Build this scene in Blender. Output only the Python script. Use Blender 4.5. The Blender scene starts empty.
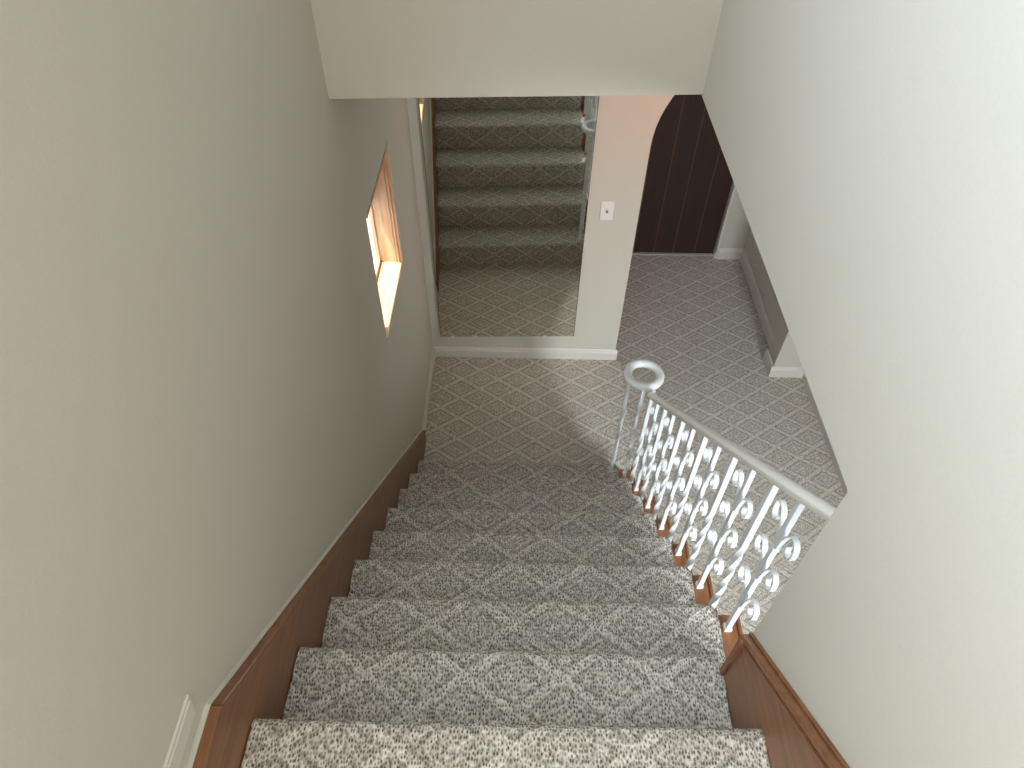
import bpy, bmesh, math, random
from mathutils import Vector, Matrix
random.seed(4)
S = bpy.context.scene
COL = S.collection

# ------------------------------------------------------------------ camera
PITCH, YAW, ROLL = 0.83424, -0.006038, -0.014222
FPX = 685.35
CAM = Vector((0.4652, -3.1070, 3.1636))
fw = Vector((math.sin(YAW)*math.cos(PITCH), math.cos(YAW)*math.cos(PITCH), -math.sin(PITCH)))
rt0 = Vector((math.cos(YAW), -math.sin(YAW), 0))
dn0 = fw.cross(rt0)
rt = rt0*math.cos(ROLL) + dn0*math.sin(ROLL)
dn = dn0*math.cos(ROLL) - rt0*math.sin(ROLL)
cd = bpy.data.cameras.new('camera')
cam = bpy.data.objects.new('camera', cd); COL.objects.link(cam)
cd.sensor_width = 36.0; cd.lens = FPX/1024*36.0; cd.clip_start = 0.02
M = Matrix.Identity(4)
for i in range(3):
    M[i][0] = rt[i]; M[i][1] = -dn[i]; M[i][2] = -fw[i]; M[i][3] = CAM[i]
cam.matrix_world = M
S.camera = cam

# ------------------------------------------------------------------ world, sun, added area lights, exposure
S.view_settings.view_transform = 'Standard'; S.view_settings.look = 'None'
S.view_settings.exposure = 0.42; S.view_settings.gamma = 1.0
S.view_settings.use_curve_mapping = False
W = bpy.data.worlds.new('sky'); S.world = W; W.use_nodes = True
bg = W.node_tree.nodes['Background']
bg.inputs[0].default_value = (0.86, 0.93, 1.0, 1); bg.inputs[1].default_value = 2.2

def area(name, loc, aim, sx, sy, power, color, spread=180):
    d = bpy.data.lights.new(name, 'AREA'); d.shape = 'RECTANGLE'; d.size = sx; d.size_y = sy
    d.energy = power; d.color = color; d.spread = math.radians(spread)
    o = bpy.data.objects.new(name, d); COL.objects.link(o); o.location = loc
    o.rotation_euler = (Vector(aim)-Vector(loc)).to_track_quat('-Z', 'Y').to_euler()
    return o
sd = bpy.data.lights.new('sun', 'SUN'); sd.energy = 14.0; sd.angle = 0.009; sd.color = (1.0, 0.93, 0.82)
sun = bpy.data.objects.new('sun', sd); COL.objects.link(sun)
sun.rotation_euler = Vector((0.32, 0.10, -0.94)).to_track_quat('-Z', 'Y').to_euler()
area('upper_left_key_light', (-0.03, -2.9, 3.70), (0.95, -2.8, 2.8), 2.8, 0.7, 42, (0.755, 0.875, 1.0), 115)  # added area light brightening the right wall; no window stands there
area('upper_back_fill', (0.45, -4.9, 3.2), (0.45, -2.0, 2.4), 0.9, 1.0, 15, (1.0, 0.94, 0.80))  # added warm fill behind the camera for left wall and header, not a window
area('lower_room_assumed_daylight', (2.33, -3.95, 1.85), (1.25, -1.0, -0.1), 0.9, 0.9, 47, (0.86, 0.94, 1.0), 92)  # assumed daylight from the lower room; added area light, no window built
area('far_wall_warm_fill', (1.55, -0.80, 2.20), (1.0, 0.0, 1.62), 0.2, 0.2, 1.0, (1.0, 0.33, 0.12), 90)  # added warm area light giving the far wall's peach glow; lamp only assumed
area('room_beyond_fill', (1.10, 0.80, 1.45), (2.2, 0.85, 0.5), 0.4, 0.5, 1.2, (0.90, 0.95, 1.0), 95)  # added weak fill to lift the pier and walls past the arch

# ------------------------------------------------------------------ materials
def new_mat(name):
    m = bpy.data.materials.new(name); m.use_nodes = True
    nt = m.node_tree; b = nt.nodes['Principled BSDF']
    return m, nt, b
class N:
    def __init__(s, nt): s.nt = nt
    def node(s, t, **k):
        n = s.nt.nodes.new(t)
        for a, v in k.items(): setattr(n, a, v)
        return n
    def link(s, a, b): s.nt.links.new(a, b)
    def math(s, op, a, b=None, c=None):
        n = s.node('ShaderNodeMath', operation=op)
        for i, x in enumerate((a, b, c)):
            if x is None: continue
            if isinstance(x, (int, float)): n.inputs[i].default_value = x
            else: s.link(x, n.inputs[i])
        return n.outputs[0]
    def mix(s, f, a, b, mode='MIX'):
        n = s.node('ShaderNodeMix', data_type='RGBA', blend_type=mode)
        for i, x in ((0, f), (6, a), (7, b)):
            if isinstance(x, (int, float)): n.inputs[i].default_value = x
            elif isinstance(x, tuple): n.inputs[i].default_value = (*x, 1) if len(x) == 3 else x
            else: s.link(x, n.inputs[i])
        return n.outputs[2]
    def ramp(s, f, stops):
        n = s.node('ShaderNodeValToRGB')
        e = n.color_ramp.elements
        while len(e) < len(stops): e.new(0.5)
        for el, (p, c) in zip(e, stops): el.position = p; el.color = (*c, 1)
        s.link(f, n.inputs[0]); return n.outputs[0]
    def step(s, x, lo, hi):
        n = s.node('ShaderNodeMapRange', interpolation_type='SMOOTHSTEP')
        s.link(x, n.inputs[0]); n.inputs[1].default_value = lo; n.inputs[2].default_value = hi
        return n.outputs[0]

def plain(name, col, rough=0.6, metal=0.0, bump=0.0, scale=60, spec=0.4):
    m, nt, b = new_mat(name); g = N(nt)
    b.inputs['Roughness'].default_value = rough; b.inputs['Metallic'].default_value = metal
    b.inputs['Specular IOR Level'].default_value = spec
    tc = g.node('ShaderNodeNewGeometry')
    nz = g.node('ShaderNodeTexNoise'); nz.inputs['Scale'].default_value = scale; nz.inputs['Detail'].default_value = 3
    g.link(tc.outputs['Position'], nz.inputs['Vector'])
    c = g.mix(nz.outputs[0], tuple(x*0.96 for x in col), tuple(min(1, x*1.04) for x in col))
    g.link(c, b.inputs['Base Color'])
    if bump:
        bp = g.node('ShaderNodeBump'); bp.inputs['Strength'].default_value = bump; bp.inputs['Distance'].default_value = 0.002
        g.link(nz.outputs[0], bp.inputs['Height']); g.link(bp.outputs[0], b.inputs['Normal'])
    return m

def wood(name, dark, light, axis=1, rough=0.38, scale=1.0):
    m, nt, b = new_mat(name); g = N(nt)
    tc = g.node('ShaderNodeNewGeometry')
    mp = g.node('ShaderNodeMapping'); g.link(tc.outputs['Position'], mp.inputs[0])
    sc = [26*scale]*3; sc[axis] = 2.2*scale
    mp.inputs['Scale'].default_value = sc
    if axis == 1: mp.inputs['Rotation'].default_value = (0.0, 0, 0)
    n1 = g.node('ShaderNodeTexNoise'); n1.inputs['Scale'].default_value = 2.2; n1.inputs['Detail'].default_value = 6; n1.inputs['Distortion'].default_value = 0.6
    g.link(mp.outputs[0], n1.inputs['Vector'])
    n2 = g.node('ShaderNodeTexNoise'); n2.inputs['Scale'].default_value = 3.0
    g.link(tc.outputs['Position'], n2.inputs['Vector'])
    c = g.ramp(n1.outputs[0], [(0.3, dark), (0.7, light)])
    c = g.mix(g.math('MULTIPLY', n2.outputs[0], 0.35), c, tuple(x*0.55 for x in dark))
    g.link(c, b.inputs['Base Color'])
    b.inputs['Roughness'].default_value = rough
    bp = g.node('ShaderNodeBump'); bp.inputs['Strength'].default_value = 0.12; bp.inputs['Distance'].default_value = 0.002
    g.link(n1.outputs[0], bp.inputs['Height']); g.link(bp.outputs[0], b.inputs['Normal'])
    return m

def carpet(name, u0, v0, a=0.2275, bb=0.157, loop=185, dark=(0.165, 0.148, 0.12), mid=(0.465, 0.415, 0.345), light=(0.79, 0.73, 0.635), pat=1.0, grain=0.62, pit=0.65, boost=0.0, riser=False):
    """loop pile with a diamond lattice, small concentric diamonds inside each"""
    m, nt, b = new_mat(name); g = N(nt)
    geo = g.node('ShaderNodeNewGeometry')
    sp = g.node('ShaderNodeSeparateXYZ'); g.link(geo.outputs['Position'], sp.inputs[0])
    wob = g.node('ShaderNodeTexNoise'); wob.inputs['Scale'].default_value = 90
    g.link(geo.outputs['Position'], wob.inputs['Vector'])
    wv = g.math('MULTIPLY', g.math('SUBTRACT', wob.outputs[0], 0.5), 0.010)
    u = g.math('ADD', sp.outputs[0], wv)
    v = g.math('ADD', g.math('SUBTRACT', sp.outputs[1], sp.outputs[2]), wv)
    uu = g.math('DIVIDE', g.math('SUBTRACT', u, u0), a)
    vv = g.math('DIVIDE', g.math('SUBTRACT', v, v0), bb)
    s = g.math('ADD', uu, vv); t = g.math('SUBTRACT', uu, vv)
    def cell(x): return g.math('ABSOLUTE', g.math('SUBTRACT', g.math('FRACT', x), 0.5))
    ds, dt = cell(s), cell(t)
    mx = g.math('MAXIMUM', ds, dt)
    # lattice bar (light), thin dark rim, inner rings made of dashes
    bar = g.step(mx, 0.405, 0.43)
    rim = g.math('MULTIPLY', g.step(mx, 0.35, 0.375), g.math('SUBTRACT', 1.0, bar))
    ring1 = g.math('MULTIPLY', g.step(mx, 0.235, 0.255), g.math('SUBTRACT', 1.0, g.step(mx, 0.305, 0.325)))
    ring2 = g.math('MULTIPLY', g.step(mx, 0.10, 0.12), g.math('SUBTRACT', 1.0, g.step(mx, 0.17, 0.19)))
    dot = g.math('SUBTRACT', 1.0, g.step(mx, 0.06, 0.085))
    lv = g.math('MULTIPLY', bar, 0.80)
    lv = g.math('ADD', lv, g.math('MULTIPLY', ring1, 0.56))
    lv = g.math('ADD', lv, g.math('MULTIPLY', ring2, 0.46))
    lv = g.math('ADD', lv, g.math('MULTIPLY', dot, 0.72))
    lv = g.math('ADD', lv, 0.22)
    lv = g.math('SUBTRACT', lv, g.math('MULTIPLY', rim, 0.20))
    # loops
    cv = g.node('ShaderNodeCombineXYZ'); g.link(sp.outputs[0], cv.inputs[0])
    vs = g.math('MULTIPLY', g.math('SUBTRACT', sp.outputs[1], sp.outputs[2]), 0.58); g.link(vs, cv.inputs[1])
    vo = g.node('ShaderNodeTexVoronoi', voronoi_dimensions='2D'); vo.inputs['Scale'].default_value = loop
    g.link(cv.outputs[0], vo.inputs['Vector']); vo.inputs['Randomness'].default_value = 0.85
    sc = g.node('ShaderNodeSeparateColor'); g.link(vo.outputs['Color'], sc.inputs[0])
    lv = g.math('ADD', 0.42+boost, g.math('MULTIPLY', g.math('SUBTRACT', lv, 0.42), pat))
    lv = g.math('ADD', lv, g.math('MULTIPLY', g.math('SUBTRACT', sc.outputs[0], 0.5), grain))
    c = g.ramp(lv, [(0.0, dark), (0.42, mid), (1.0, light)])
    hole = g.math('SUBTRACT', 1.0, g.step(vo.outputs['Distance'], 0.20, 0.54))
    hole = g.math('MULTIPLY', hole, g.math('ADD', 0.30, g.math('MULTIPLY', sc.outputs[1], 0.70)))
    c = g.mix(g.math('MULTIPLY', hole, pit), c, tuple(x*0.42 for x in dark))
    g.link(c, b.inputs['Base Color'])
    b.inputs['Roughness'].default_value = 1.0
    b.inputs['Specular IOR Level'].default_value = 0.05
    bp = g.node('ShaderNodeBump'); bp.inputs['Strength'].default_value = 0.7; bp.inputs['Distance'].default_value = 0.004
    g.link(vo.outputs['Distance'], bp.inputs['Height']); g.link(bp.outputs[0], b.inputs['Normal'])
    return m

WALL = plain('wall_paint', (0.60, 0.565, 0.488), 0.75, bump=0.12, scale=180, spec=0.2)
TRIM = plain('trim_paint', (0.67, 0.64, 0.575), 0.45)
CEIL = plain('ceiling_paint', (0.70, 0.68, 0.62), 0.85)
WHITE_METAL = plain('white_enamel', (0.72, 0.725, 0.72), 0.32, scale=40)
RAILCAP = plain('cream_enamel', (0.93, 0.90, 0.81), 0.30, scale=40)
PLASTIC = plain('switch_plastic', (0.80, 0.77, 0.74), 0.35)
DARKGREY = plain('switch_shadow_grey', (0.16, 0.15, 0.15), 0.5)
WOOD = wood('stair_wood', (0.185, 0.070, 0.026), (0.330, 0.142, 0.062), rough=0.3)
WOODWIN = wood('window_wood', (0.50, 0.28, 0.14), (0.76, 0.50, 0.30), axis=2)
DOORW = wood('door_wood', (0.026, 0.0085, 0.0045), (0.046, 0.015, 0.008), axis=2, rough=0.6)
DOORGROOVE = plain('door_groove_wood', (0.105, 0.048, 0.026), 0.6)
CARPET = carpet('landing_carpet', 0.135, -0.36, pat=0.46, grain=0.40, boost=0.22)
CARPETHALL = carpet('hall_carpet', 1.61, 0.08, pat=0.44, grain=0.40, boost=0.20)
CARPETSTAIR = carpet('stair_carpet', 0.135, -0.30, pat=0.38, grain=0.50, pit=0.95, boost=0.15)
MIRROR, _nt, _b = new_mat('mirror_silver')
_b.inputs['Metallic'].default_value = 1.0; _b.inputs['Roughness'].default_value = 0.0; _b.inputs['Base Color'].default_value = (0.80, 0.82, 0.76, 1)
EDGE = plain('mirror_edge', (0.05, 0.055, 0.05), 0.3)
CLIP = plain('clip_plastic', (0.75, 0.72, 0.66), 0.2)
GLASS, _nt, _b = new_mat('window_glass')
_g = N(_nt); _t = _g.node('ShaderNodeBsdfTransparent'); _gl = _g.node('ShaderNodeBsdfGlossy'); _gl.inputs['Roughness'].default_value = 0.02
_mx = _g.node('ShaderNodeMixShader'); _mx.inputs[0].default_value = 0.06
_g.link(_t.outputs[0], _mx.inputs[1]); _g.link(_gl.outputs[0], _mx.inputs[2])
_g.link(_mx.outputs[0], [n for n in _nt.nodes if n.type == 'OUTPUT_MATERIAL'][0].inputs[0])

# ------------------------------------------------------------------ mesh helpers
def new(): return bmesh.new()
def box(bm, x0, x1, y0, y1, z0, z1, mi=0):
    v = [bm.verts.new(p) for p in ((x0,y0,z0),(x1,y0,z0),(x1,y1,z0),(x0,y1,z0),(x0,y0,z1),(x1,y0,z1),(x1,y1,z1),(x0,y1,z1))]
    for f in ((3,2,1,0),(4,5,6,7),(0,1,5,4),(1,2,6,5),(2,3,7,6),(3,0,4,7)):
        bm.faces.new([v[i] for i in f]).material_index = mi
def prism(bm, pts, axis, a, b, mi=0):
    """extrude a closed 2D polygon along an axis; pts are the other two coordinates in xyz order"""
    def P(p, t):
        q = list(p); q.insert(axis, t); return q
    A = [bm.verts.new(P(p, a)) for p in pts]; B = [bm.verts.new(P(p, b)) for p in pts]
    n = len(pts)
    bm.faces.new(A).material_index = mi; bm.faces.new(B[::-1]).material_index = mi
    for i in range(n):
        bm.faces.new((A[i], B[i], B[(i+1) % n], A[(i+1) % n])).material_index = mi
def tube(bm, pts, r, seg=10, closed=False, squash=1.0):
    """round tube along points"""
    pts = [Vector(p) for p in pts]; n = len(pts); rings = []
    up = Vector((0, 0, 1)); prev = None
    for i, p in enumerate(pts):
        if closed: t = pts[(i+1) % n]-pts[i-1]
        else: t = pts[min(i+1, n-1)]-pts[max(i-1, 0)]
        t.normalize()
        if prev is None:
            a = t.cross(up)
            if a.length < 1e-3: a = t.cross(Vector((1, 0, 0)))
        else: a = prev - t*prev.dot(t)
        a.normalize(); prev = a; b = t.cross(a)
        rr = r[i] if isinstance(r, (list, tuple)) else r
        rings.append([bm.verts.new(p + a*math.cos(2*math.pi*k/seg)*rr + b*math.sin(2*math.pi*k/seg)*rr*squash) for k in range(seg)])
    m = n if closed else n-1
    for i in range(m):
        A, B = rings[i], rings[(i+1) % n]
        off = 0
        if closed and i == n-1:
            off = min(range(seg), key=lambda o: (A[0].co-B[o].co).length)
        for k in range(seg):
            bm.faces.new((A[k], A[(k+1) % seg], B[(k+1+off) % seg], B[(k+off) % seg]))
    if not closed:
        bm.faces.new(rings[0][::-1]); bm.faces.new(rings[-1])
def link(name, bm, mats, parent=None, smooth=False, bevel=0.0, loc=None):
    bmesh.ops.recalc_face_normals(bm, faces=bm.faces)
    me = bpy.data.meshes.new(name); bm.to_mesh(me); bm.free()
    for m in (mats if isinstance(mats, (list, tuple)) else [mats]): me.materials.append(m)
    o = bpy.data.objects.new(name, me); COL.objects.link(o)
    if smooth:
        for p in me.polygons: p.use_smooth = True
        md = o.modifiers.new('edges', 'EDGE_SPLIT'); md.split_angle = math.radians(42)
    if bevel:
        md = o.modifiers.new('bevel', 'BEVEL'); md.width = bevel; md.segments = 2; md.limit_method = 'ANGLE'
    if parent is not None:
        o.parent = parent
        o.matrix_parent_inverse = Matrix.Translation(-parent.location)
    return o
def structure(name, bm, mats, parent=None, label=None, category=None, **k):
    o = link(name, bm, mats, parent, **k)
    if parent is None:
        o['kind'] = 'structure'
        if label: o['label'] = label
        if category: o['category'] = category
    return o
def thing(name, label, cat, loc=(0, 0, 0), kind=None):
    o = bpy.data.objects.new(name, None); COL.objects.link(o); o.location = loc
    o.empty_display_size = 0.1
    o['label'] = label; o['category'] = cat
    if kind: o['kind'] = kind
    return o

# ------------------------------------------------------------------ dimensions
R, G, YN = 0.19, 0.2157, -0.9739          # rise, run, first nosing
XL, XR = -0.062, 0.980                    # stair side walls
CL, CR, CRU = -0.038, 1.038, 0.964        # carpet sides; upper flight
ZH = 2.275                                # lower ceiling
YH, YW = -1.194, -2.511                   # header face, end of right wall
HZ = -0.17                                # hall floor
HX = 2.39                                 # hall right wall
def nosY(k): return YN-(k-1)*G
def nosZ(y): return R + (YN-y)*R/G

# ------------------------------------------------------------------ setting: walls, ceilings, floors
WY0, WY1, WZ0, WZ1 = -1.090, -0.580, 1.196, 1.785      # window opening
bm = new()
X0 = -0.215
box(bm, X0, XL, -5.0, WY0, -0.3, 4.2)
box(bm, X0, XL, WY1, 0.12, -0.3, 4.2)
box(bm, X0, XL, WY0, WY1, -0.3, WZ0)
box(bm, X0, XL, WY0, WY1, WZ1, 4.2)
structure('wall_left', bm, WALL, label='beige painted wall on the left of the stairs, with the small window', category='wall')

bm = new()   # right wall: hangs down to the lower ceiling, drops to the stair where it ends
T = 0.12
prism(bm, [(-5.0, -0.17), (YW, -0.17), (YW, ZH), (YH+0.1, ZH), (YH+0.1, 4.2), (-5.0, 4.2)], 0, XR, XR+T)
bmesh.ops.triangulate(bm, faces=[f for f in bm.faces if len(f.verts) > 4])
structure('wall_right', bm, WALL, bevel=0.004, label='large pale grey wall on the right of the stairs, cut off above the railing', category='wall')

bm = new()
prism(bm, [(XL, -1.262), (XR, -1.196), (XR, YH+0.12), (XL, YH+0.12)], 2, 2.286, 4.2)
structure('wall_header', bm, WALL, label='beige wall face across the top, hanging over the landing', category='wall')
bm = new()
box(bm, -0.215, 2.7, YH+0.12, 1.6, ZH+0.008, ZH+0.2)
box(bm, XR+T, 2.7, -5.0, YH+0.12, ZH, ZH+0.2)
box(bm, XR+T, 2.7, YH+0.12, 0.0, ZH, ZH+0.008)
structure('ceiling', bm, CEIL, label='ceiling of the lower hall and landing', category='ceiling')
bm = new()
box(bm, -0.215, 1.2, -5.1, YH+0.12, 4.2, 4.3)
structure('ceiling_upper', bm, CEIL, label='ceiling above the stairs', category='ceiling')

# far wall, with the arched opening at its right end
AX0, AX1, ZS = 1.104, 2.165, 1.47
AR = (AX1-AX0)/2; AC = (AX0+AX1)/2
bm = new()
box(bm, XL-0.1, AX0, 0.0, 0.18, -0.3, ZH)
box(bm, AX1, HX+0.1, 0.034, 0.18, -0.3, ZH)
arc = [(AC-AR*math.cos(math.pi*i/32), ZS+AR*math.sin(math.pi*i/32)) for i in range(33)]
cols = [[bm.verts.new(p) for p in ((x, 0.0, z), (x, 0.0, ZH), (x, 0.18, ZH), (x, 0.18, z))] for x, z in arc]
for a, b in zip(cols, cols[1:]):
    for q in range(4): bm.faces.new((a[q], b[q], b[(q+1) % 4], a[(q+1) % 4]))
structure('wall_far', bm, WALL, label='far wall of the landing, with the mirror and an arched opening at its right', category='wall')

bm = new(); box(bm, HX, HX+0.1, -5.0, 0.034, -0.3, ZH)
structure('wall_hall', bm, WALL, label='right wall of the lower hall', category='wall')
bm = new(); box(bm, 2.236, 2.7, 0.18, 1.302, -0.3, ZH)
box(bm, 2.04, 2.7, 1.302, 1.5, -0.3, ZH)
structure('wall_room_beyond', bm, WALL, label='white walls beyond the arch, beside the brown door', category='wall')
bm = new(); box(bm, 1.0, 2.7, 1.42, 1.55, -0.3, ZH); box(bm, 0.98, 1.06, 0.18, 1.45, -0.3, ZH)
structure('wall_behind_door', bm, WALL, label='wall behind the brown door', category='wall')
bm = new(); box(bm, -0.215, 2.7, -5.1, -5.0, -0.3, 4.2)
structure('wall_back', bm, WALL, label='wall behind the viewer', category='wall')
# floors
bm = new(); box(bm, -0.215, 2.7, -5.1, 1.55, HZ-0.13, HZ)
structure('floor', bm, CARPETHALL, label='carpeted floor of the lower hall, grey diamond pattern', category='floor')
bm = new()   # landing slab with a rolled edge and a rounded far corner
XE = 1.148
def landing_outline(x1, rc):
    p = [(XL, 0.0), (XL, YN-0.05), (x1, YN-0.05)]
    for i in range(0, 9):
        a = math.pi/2*i/8
        p.append((x1-rc+rc*math.cos(a), 0.004-rc+rc*math.sin(a)))
    return p
prof = [(-0.006, HZ-0.02), (-0.006, -0.03), (0.0, -0.018), (-0.001, -0.008), (-0.006, -0.002), (-0.014, 0.0)]
rings = []
for dx, z in prof:
    rings.append([bm.verts.new((min(x, XE+dx) if x > 1.0 else x, y + (dx if (x > 1.0 and y > -0.03) else 0), z)) for x, y in landing_outline(XE+dx, 0.05)])
for i in range(len(rings)-1):
    for k in range(len(rings[0])):
        q = (k+1) % len(rings[0])
        bm.faces.new((rings[i][k], rings[i][q], rings[i+1][q], rings[i+1][k]))
bm.faces.new(rings[-1]); bm.faces.new(rings[0][::-1])
structure('floor_landing', bm, CARPET, label='carpeted landing at the foot of the stairs, beige diamond pattern', category='floor')
bm = new(); box(bm, XL, XR, -5.0, nosY(9)-0.2, 9*R-0.12, 9*R-0.001)
structure('floor_upper', bm, CARPETSTAIR, label='carpeted upper landing behind the viewer', category='floor')

# baseboards: a stepped cap profile
def base_y(bm, x, s, y0, y1, z, h=0.082, t=0.014):
    """board along Y on a wall at x whose room side is direction s"""
    p = [(x, z), (x+s*t, z), (x+s*t, z+h*0.72), (x+s*t*0.75, z+h*0.80), (x+s*t*0.55, z+h*0.93), (x+s*t*0.25, z+h), (x, z+h)]
    prism(bm, p, 1, y0, y1)
def base_x(bm, y, x0, x1, z, h=0.082, t=0.014, s=-1):
    p = [(y, z), (y+s*t, z), (y+s*t, z+h*0.72), (y+s*t*0.75, z+h*0.80), (y+s*t*0.55, z+h*0.93), (y+s*t*0.25, z+h), (y, z+h)]
    prism(bm, p, 0, x0, x1)
bm = new(); base_x(bm, 0.0, XL+0.012, AX0+0.012, 0.0)
structure('baseboard_far', bm, TRIM, label='white baseboard under the mirror', category='baseboard')
bm = new(); base_y(bm, XL, 1, -0.69, 0.0, 0.0, t=0.012)
structure('baseboard_left', bm, TRIM, label='white baseboard along the left edge of the landing', category='baseboard')
bm = new(); base_x(bm, 0.034, AX1-0.014, HX, HZ, h=0.09); base_y(bm, AX1, -1, 0.034, 0.194, HZ, h=0.09)
base_y(bm, 2.236, -1, 0.18, 1.302, HZ, h=0.10)
base_x(bm, 1.302, 2.04, 2.236, HZ, h=0.10)
base_y(bm, HX, -1, -5.0, 0.034, HZ, h=0.09)
structure('baseboard_hall', bm, TRIM, label='white baseboards of the lower hall and arch pier', category='baseboard')

# ragged painted casing at the right of the door, and the pale strip at its foot
bm = new()
prism(bm, [(2.020, HZ), (2.040, HZ), (2.040, 1.9), (2.022, 1.9), (2.022, 0.0), (2.028, -0.02), (2.024, -0.06), (2.030, -0.10), (2.019, -0.13)], 1, 1.300, 1.36)
structure('trim_1', bm, TRIM, label='worn white casing on the right edge of the brown door', category='trim')
bm = new(); box(bm, 1.06, 2.02, 1.325, 1.36, HZ, HZ+0.012)
structure('trim_2', bm, plain('threshold_paint', (0.40, 0.36, 0.31), 0.5), label='thin pale threshold strip under the brown door', category='trim')

# upper white trim on the left wall, with its cut end
bm = new()
prism(bm, [(-2.751, 1.942), (-2.739, 1.990), (-3.15, 1.990), (-3.15, 1.936)], 0, XL, XL+0.005)
prism(bm, [(-2.756, 1.948), (-2.746, 1.984), (-3.15, 1.984), (-3.15, 1.942)], 0, XL+0.005, XL+0.008)
structure('trim_3', bm, TRIM, label='short white board with a cut end low on the left wall by the upper landing', category='trim', bevel=0.002)

# ------------------------------------------------------------------ door
door = thing('door_1', 'dark brown plank door with thin pale grooves, seen through the arch', 'door', (1.55, 1.36, HZ), kind='structure')
bm = new()
xs = [1.07, 1.228, 1.388, 1.548, 1.700, 1.868, 2.020]
for a, b in zip(xs, xs[1:]): box(bm, a+0.0045, b-0.0045, 1.345, 1.385, HZ+0.012, 2.05)
link('door_panel', bm, DOORW, door, bevel=0.0015)
bm = new(); box(bm, 1.07, 2.02, 1.3475, 1.40, HZ+0.012, 2.05)
link('groove', bm, DOORGROOVE, door)

# ------------------------------------------------------------------ window in the left wall
win = thing('window_1', 'small window in a deep wooden reveal on the left wall', 'window', (-0.13, -0.82, WZ0), kind='structure')
t = 0.012
XJ = -0.158
bm = new()
box(bm, XJ, XL+0.002, WY1-t, WY1, WZ0, WZ1); box(bm, XJ, XL-0.001, WY0, WY0+0.004, WZ0, WZ1); box(bm, XJ, XL+0.002, WY0+t, WY1-t, WZ1-t, WZ1)
# moulded stops near the room edge
for d, th in ((0.010, 0.007), (0.024, 0.004)):
    box(bm, XL-d-0.006, XL-d, WY1-t-th, WY1-t, WZ0+t, WZ1-t)
link('jamb', bm, WOODWIN, win)
bm = new(); box(bm, XJ, XL+0.004, WY0, WY1-t, WZ0, WZ0+t)
link('sill', bm, wood('sill_wood', (0.45, 0.27, 0.15), (0.66, 0.44, 0.27), axis=1), win)
bm = new()
xa, xb = -0.174, -0.158
box(bm, xa, xb, WY0, WY1, WZ0, WZ0+t+0.022); box(bm, xa, xb, WY0, WY1, WZ1-t-0.245, WZ1)  # top rail made extra deep, out of view, to keep sun from entering the room
box(bm, xa, xb, WY0, WY0+t+0.020, WZ0, WZ1-t-0.2); box(bm, xa, xb, WY1-t-0.008, WY1, WZ0, WZ1-t-0.2)
link('sash', bm, WOODWIN, win, bevel=0.002)
bm = new(); box(bm, -0.168, -0.164, WY0+t+0.015, WY1-t-0.004, WZ0+t+0.02, WZ1-t-0.24)
link('pane', bm, GLASS, win)
bm = new()
box(bm, XL, XL+0.004, WY1, WY1+0.010, WZ0-0.008, WZ1+0.008); box(bm, XL, XL+0.004, WY0-0.008, WY1+0.008, WZ0-0.010, WZ0)
link('casing_edge', bm, TRIM, win)

# ------------------------------------------------------------------ staircase
st = thing('staircase', 'carpeted staircase with brown wooden skirts going down to the landing', 'stairs', (0.5, -1.8, 0.0))
def step_profile(k):
    """(y, z) of the carpet from the back of the tread over the nose to the foot of the riser"""
    y, z = nosY(k)+0.007, k*R+0.006
    p = [(y-G-0.036, z)]
    for i in range(1, 9): p.append((y-G-0.036+(G+0.018)*i/8.0, z))
    rr = 0.018
    for i in range(0, 9):
        a = math.pi/2 - math.pi*i/8*0.56
        p.append((y-rr+rr*math.cos(a), z-rr+rr*math.sin(a)))
    p += [(y-0.020, z-0.060), (y-0.026, z-0.120), (y-0.030, z-R-0.004)]
    return p
def step_carpet(k, x0, x1, round_right):
    bm = new(); p = step_profile(k); y = nosY(k); z = k*R
    xs = [x0+(x1-x0)*i/14 for i in range(14)]
    RC = 0.022
    e = [RC*(1-math.sin(math.pi/2*i/8)) for i in range(9)] if round_right else [0.0]
    xs = [x for x in xs if x < x1-RC-0.001] + [x1-q for q in e]
    rows = []
    for x in xs:
        q = x1-x; pull = 0.0
        if round_right and q < RC: pull = RC - math.sqrt(max(0, RC*RC-(RC-q)**2))
        row = []
        for (yy, zz) in p:
            jx = random.uniform(-0.0015, 0.0015)
            if pull and yy > y-RC-0.03: 
                f = max(0.0, min(1.0, (yy-(y-RC-0.03))/0.03)); yy = yy-pull*f
            row.append(bm.verts.new((x+jx, yy+random.uniform(-.001, .001), zz+random.uniform(-.0008, .0008))))
        rows.append(row)
    for A, B in zip(rows, rows[1:]):
        for i in range(len(p)-1): bm.faces.new((A[i], B[i], B[i+1], A[i+1]))
    # the turned-down right side of the pile
    for row in (rows[-1], rows[0]):
        low = [bm.verts.new((v.co.x, v.co.y, max(v.co.z-0.014, z-R) if i < 18 else v.co.z)) for i, v in enumerate(row)]
        for i in range(17): bm.faces.new((row[i], row[i+1], low[i+1], low[i]))
    return bm
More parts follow.
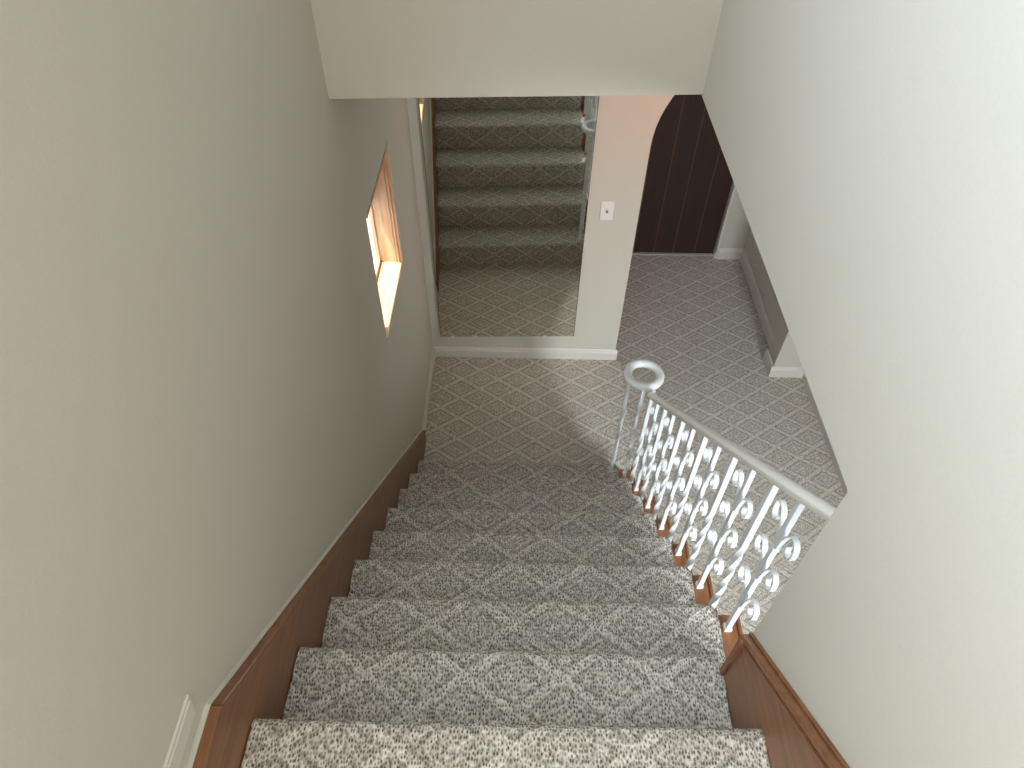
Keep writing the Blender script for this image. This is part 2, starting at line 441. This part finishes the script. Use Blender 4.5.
for k in range(1, 10):
    y, z = nosY(k), k*R
    low = k <= 7
    xr = 1.090 if low else CRU
    bm = new(); box(bm, XL+0.004, xr, max(y-G-0.03, YW+0.004) if k == 7 else y-G-0.03, y-0.022, z-0.040, z-0.006)
    tr = link('tread', bm, WOOD, st, bevel=0.005)
    if low:
        bm = new(); box(bm, 1.0905, 1.102, (y-G-0.008) if k < 7 else YW+0.006, y-0.004, z-0.036, z-0.003)
        link('return_nosing', bm, WOOD, tr, bevel=0.004)
    x1 = CR if low else CRU
    if k == 1: x1 = 1.018
    ca = link('carpet', step_carpet(k, CL, x1, low), CARPETSTAIR, tr, smooth=True)
    bm = new(); box(bm, XL+0.006, 1.074 if low else CRU, y-0.060, y-0.040, z-R, z-0.040)
    link('riser', bm, WOOD, st)
# left skirt board: plumb cut at the foot, level at the head, moulded top edge
def sk(y): return nosZ(y)+0.150
ya, yb = -0.695, -2.728
zb = sk(yb)+0.008
out = [(ya, 0.0), (ya, sk(ya)), (yb, zb), (-3.15, zb), (-3.15, 9*R-0.1), (-2.72, 9*R-0.1), (-1.10, 0.0)]
bm = new(); prism(bm, out, 0, XL, -0.040)
link('left_skirt_board', bm, WOOD, st, bevel=0.003)
bm = new()
def strip(y0, z0, y1, z1, w, x0, x1):
    prism(bm, [(y0, z0), (y1, z1), (y1, z1-w), (y0, z0-w)], 0, x0, x1)
strip(ya, sk(ya)+0.006, yb, zb+0.006, 0.018, XL, -0.034)
strip(yb, zb+0.006, -3.15, zb+0.006, 0.018, XL, -0.034)
link('left_skirt_moulding', bm, WOOD, st, bevel=0.003)
bm = new(); strip(ya, sk(ya)+0.010, yb, zb+0.011, 0.004, XL, XL+0.009)
strip(yb, zb+0.011, -3.15, zb+0.011, 0.004, XL, XL+0.009)
ck = link('caulk_line', bm, TRIM, st); ck['label'] = 'white caulk line'
# right skirt board on the upper flight
def skr(y): return nosZ(y)+0.185
y0, y1 = YW-0.002, -3.10
bm = new(); prism(bm, [(y0, 7*R-0.01), (y0, skr(y0)-0.01), (y1, skr(y1)-0.01), (y1, 9*R-0.1), (y0-0.3, 7*R-0.01)], 0, CRU+0.001, XR)
link('right_skirt_board', bm, WOOD, st, bevel=0.002)
bm = new()
strip(y0, skr(y0), y1, skr(y1), 0.016, CRU-0.007, XR+0.001)
strip(y0, skr(y0)-0.030, y1, skr(y1)-0.030, 0.008, CRU-0.004, XR-0.002)
box(bm, CRU-0.006, XR, y0-0.016, y0, 7*R, skr(y0)-0.014)
bm2 = new(); strip(y0+0.002, skr(y0)+0.005, y1, skr(y1)+0.005, 0.005, XR-0.008, XR+0.001)
ck = link('caulk_line', bm2, TRIM, st); ck['label'] = 'white caulk line'
link('right_skirt_moulding', bm, WOOD, st, bevel=0.003)
# outer stringer under the open ends of the treads, and the panel below it
bm = new()
for k in range(1, 8):
    ya_, yb_ = (nosY(k)-G-0.03 if k < 7 else YW+0.002), nosY(k)-0.03
    box(bm, 1.062, 1.076, ya_, yb_, HZ, k*R-0.041)
link('outer_stringer', bm, WOOD, st)

# ------------------------------------------------------------------ railing
rail = thing('stair_railing', 'white wrought iron railing with scrolled and twisted bars on the right of the stairs', 'railing', (1.06, -1.75, 0.7))
RX = 1.060
def under(y): return -0.88*y-0.085
bm = new()
def rail_section(y, x, z):
    c = []
    w = 0.0165
    c += [(-0.010, 0), (-0.010, 0.012), (-w, 0.012), (-w, 0.020)]
    for i in range(0, 7):
        a = math.pi - math.pi*i/6
        c.append((w*math.cos(a)*0.97, 0.020+0.010*math.sin(a)))
    c += [(w, 0.020), (w, 0.012), (0.010, 0.012), (0.010, 0)]
    return [(x+xx, y, z+zz*1.15) for xx, zz in c]
def rail_z(y):
    # straight flight, easing to level at the ring
    return under(y) if y < -1.26 else under(-1.26)-0.050*math.sin(min(1.0, (y+1.26)/0.10)*math.pi/2)
prev = None
ys = [YW+0.01]+[-2.4+0.13*i for i in range(9)]+[-1.26+0.0105*i for i in range(8)]
for i, y in enumerate(ys):
    f = max(0.0, (y+1.26)/0.10)
    cur = [bm.verts.new(p) for p in rail_section(y, RX-0.024*f, rail_z(y))]
    if prev:
        for a in range(len(cur)): bm.faces.new((prev[a], prev[(a+1) % len(cur)], cur[(a+1) % len(cur)], cur[a]))
    else: bm.faces.new(cur)
    prev = cur
bm.faces.new(prev[::-1])
link('handrail', bm, RAILCAP, rail, smooth=True)
bm = new()
RC_, RM, RT = Vector((1.020, -1.088, 1.010)), 0.070, 0.0185
tube(bm, [RC_+Vector((RM*math.cos(2*math.pi*i/48), RM*math.sin(2*math.pi*i/48), 0)) for i in range(48)], RT, 14, closed=True)
link('ring_volute', bm, WHITE_METAL, rail, smooth=True)

def square_bar(bm, x, y, z0, z1, h, twist=None):
    """square bar, optionally twisted between two heights"""
    n = 60 if twist else 1
    prev = None
    for i in range(n+1):
        z = z0+(z1-z0)*i/n; a = 0.0
        if twist:
            ta, tb, turns = twist
            f = min(1, max(0, (z-ta)/(tb-ta))); a = f*turns*2*math.pi
        cur = []
        for q in range(4):
            b = a+math.pi/4+q*math.pi/2
            cur.append(bm.verts.new((x+h*math.sqrt(2)*math.cos(b), y+h*math.sqrt(2)*math.sin(b), z)))
        if prev:
            for q in range(4): bm.faces.new((prev[q], prev[(q+1) % 4], cur[(q+1) % 4], cur[q]))
        else: bm.faces.new(cur[::-1])
        prev = cur
    bm.faces.new(prev)
def scroll(y, ztop, s):
    """flat bar that leaves the post, rises, curls out and rolls under"""
    path = [(0.006, -0.125), (0.010, -0.085), (0.016, -0.050), (0.026, -0.020), (0.037, -0.004), (0.050, 0.0), (0.062, -0.007), (0.067, -0.022),
            (0.067, -0.042), (0.060, -0.055), (0.048, -0.057), (0.040, -0.049), (0.040, -0.040)]
    # smooth the path
    P = [Vector((0, y+s*a, ztop+b)) for a, b in path]
    Q = []
    for i in range(len(P)-1):
        p0, p1, p2, p3 = P[max(i-1, 0)], P[i], P[i+1], P[min(i+2, len(P)-1)]
        for j in range(4):
            t_ = j/4
            Q.append(0.5*((2*p1)+(p2-p0)*t_+(2*p0-5*p1+4*p2-p3)*t_*t_+(3*p1-p0-3*p2+p3)*t_**3))
    Q.append(P[-1])
    bm = new(); w, h = 0.0066, 0.0017; prev = None
    for i, p in enumerate(Q):
        d = (Q[min(i+1, len(Q)-1)]-Q[max(i-1, 0)]).normalized(); nrm = Vector((0, -d.z, d.y))
        ww = w*min(1.0, 0.55+0.45*i/10)
        cur = [bm.verts.new(p+Vector((RX+sx*ww, 0, 0))+nrm*sn*h) for sx, sn in ((-1, -1), (1, -1), (1, 1), (-1, 1))]
        if prev:
            for q in range(4): bm.faces.new((prev[q], prev[(q+1) % 4], cur[(q+1) % 4], cur[q]))
        else: bm.faces.new(cur[::-1])
        prev = cur
    bm.faces.new(prev)
    return bm
H = 0.0073
for j in range(12):
    y = -2.330+0.108*j
    k = int((YN-y)//G)+1
    zb, zt = k*R-0.006, rail_z(y)+0.006
    bm = new()
    if j % 2 == 0 and j < 12:
        square_bar(bm, RX, y, zb, zt, H)
        box(bm, RX-0.0105, RX+0.0105, y-0.0105, y+0.0105, zb, zb+0.016)
        bar = link('baluster', bm, WHITE_METAL, rail, bevel=0.0012); bar['label'] = 'white square bar with six curled scrolls'
        for dz in (0.243, 0.400, 0.548):
            for s in (1, -1):
                zz = k*R+dz+(0.0 if s > 0 else 0.008)
                link('scroll', scroll(y, zz, s), WHITE_METAL, bar, smooth=True)
            bm2 = new(); box(bm2, RX-0.0086, RX+0.0086, y-0.0096, y+0.0096, k*R+dz-0.112, k*R+dz-0.100)
            link('collar', bm2, WHITE_METAL, bar, bevel=0.0015)
    else:
        L = zt-zb
        square_bar(bm, RX, y, zb, zt, 0.0080, twist=(zb+0.12, zb+0.12+L*0.45, 1.0))
        bar = link('baluster', bm, WHITE_METAL, rail); bar['label'] = 'white twisted bar'
for x, y in ((0.980, -1.016), (1.016, -1.152)):
    bm = new()
    square_bar(bm, x, y, R-0.006, 0.988, 0.0080, twist=(R+0.10, R+0.52, 3.0))
    box(bm, x-0.0115, x+0.0115, y-0.0115, y+0.0115, R-0.006, R+0.012)
    link('newel', bm, WHITE_METAL, rail)

# ------------------------------------------------------------------ mirror
MZ0, MZ1, MX0, MX1 = 0.200, 2.00, 0.001, 0.826
mir = thing('wall_mirror', 'tall frameless mirror on the far wall, reflecting the stairs', 'mirror', ((MX0+MX1)/2, 0.0, MZ0))
MT = math.radians(1.85)
mir_front = -0.018
bm = new()
cx = (MX0+MX1)/2
def mrot(bm):
    bmesh.ops.rotate(bm, verts=bm.verts, cent=(cx, 0, 0), matrix=Matrix.Rotation(MT, 3, 'Z'))
box(bm, MX0, MX1, mir_front-0.001, mir_front, MZ0, MZ1); mrot(bm)
link('mirror_glass', bm, MIRROR, mir)
bm = new(); box(bm, MX0-0.002, MX1+0.003, mir_front, mir_front+0.006, MZ0-0.002, MZ1); mrot(bm)
link('mirror_backing', bm, EDGE, mir)
for x in (0.072, 0.215, 0.645):
    bm = new(); box(bm, x-0.012, x+0.012, mir_front-0.004, mir_front+0.012, MZ0-0.008, MZ0+0.006); mrot(bm)
    link('mirror_clip', bm, CLIP, mir, bevel=0.002)

# ------------------------------------------------------------------ light switch
sw = thing('light_switch', 'white toggle light switch on the far wall, right of the mirror', 'light switch', (0.933, 0.0, 1.11))
bm = new(); prism(bm, [(0.898, 1.054), (0.968, 1.054), (0.968, 1.168), (0.898, 1.168)], 1, -0.007, 0.0)
link('switch_plate', bm, PLASTIC, sw, bevel=0.003)
bm = new(); box(bm, 0.927, 0.939, -0.0078, -0.006, 1.098, 1.124)
link('toggle_slot', bm, DARKGREY, sw)
bm = new(); prism(bm, [(-0.006, 1.112), (-0.020, 1.122), (-0.020, 1.128), (-0.006, 1.124)], 0, 0.929, 0.937)
link('toggle', bm, PLASTIC, sw, bevel=0.001)
for z in (1.075, 1.147):
    bm = new(); bmesh.ops.create_cone(bm, cap_ends=True, segments=12, radius1=0.003, radius2=0.0025, depth=0.002, matrix=Matrix.Translation((0.933, -0.008, z)) @ Matrix.Rotation(math.pi/2, 4, 'X'))
    link('screw', bm, PLASTIC, sw)
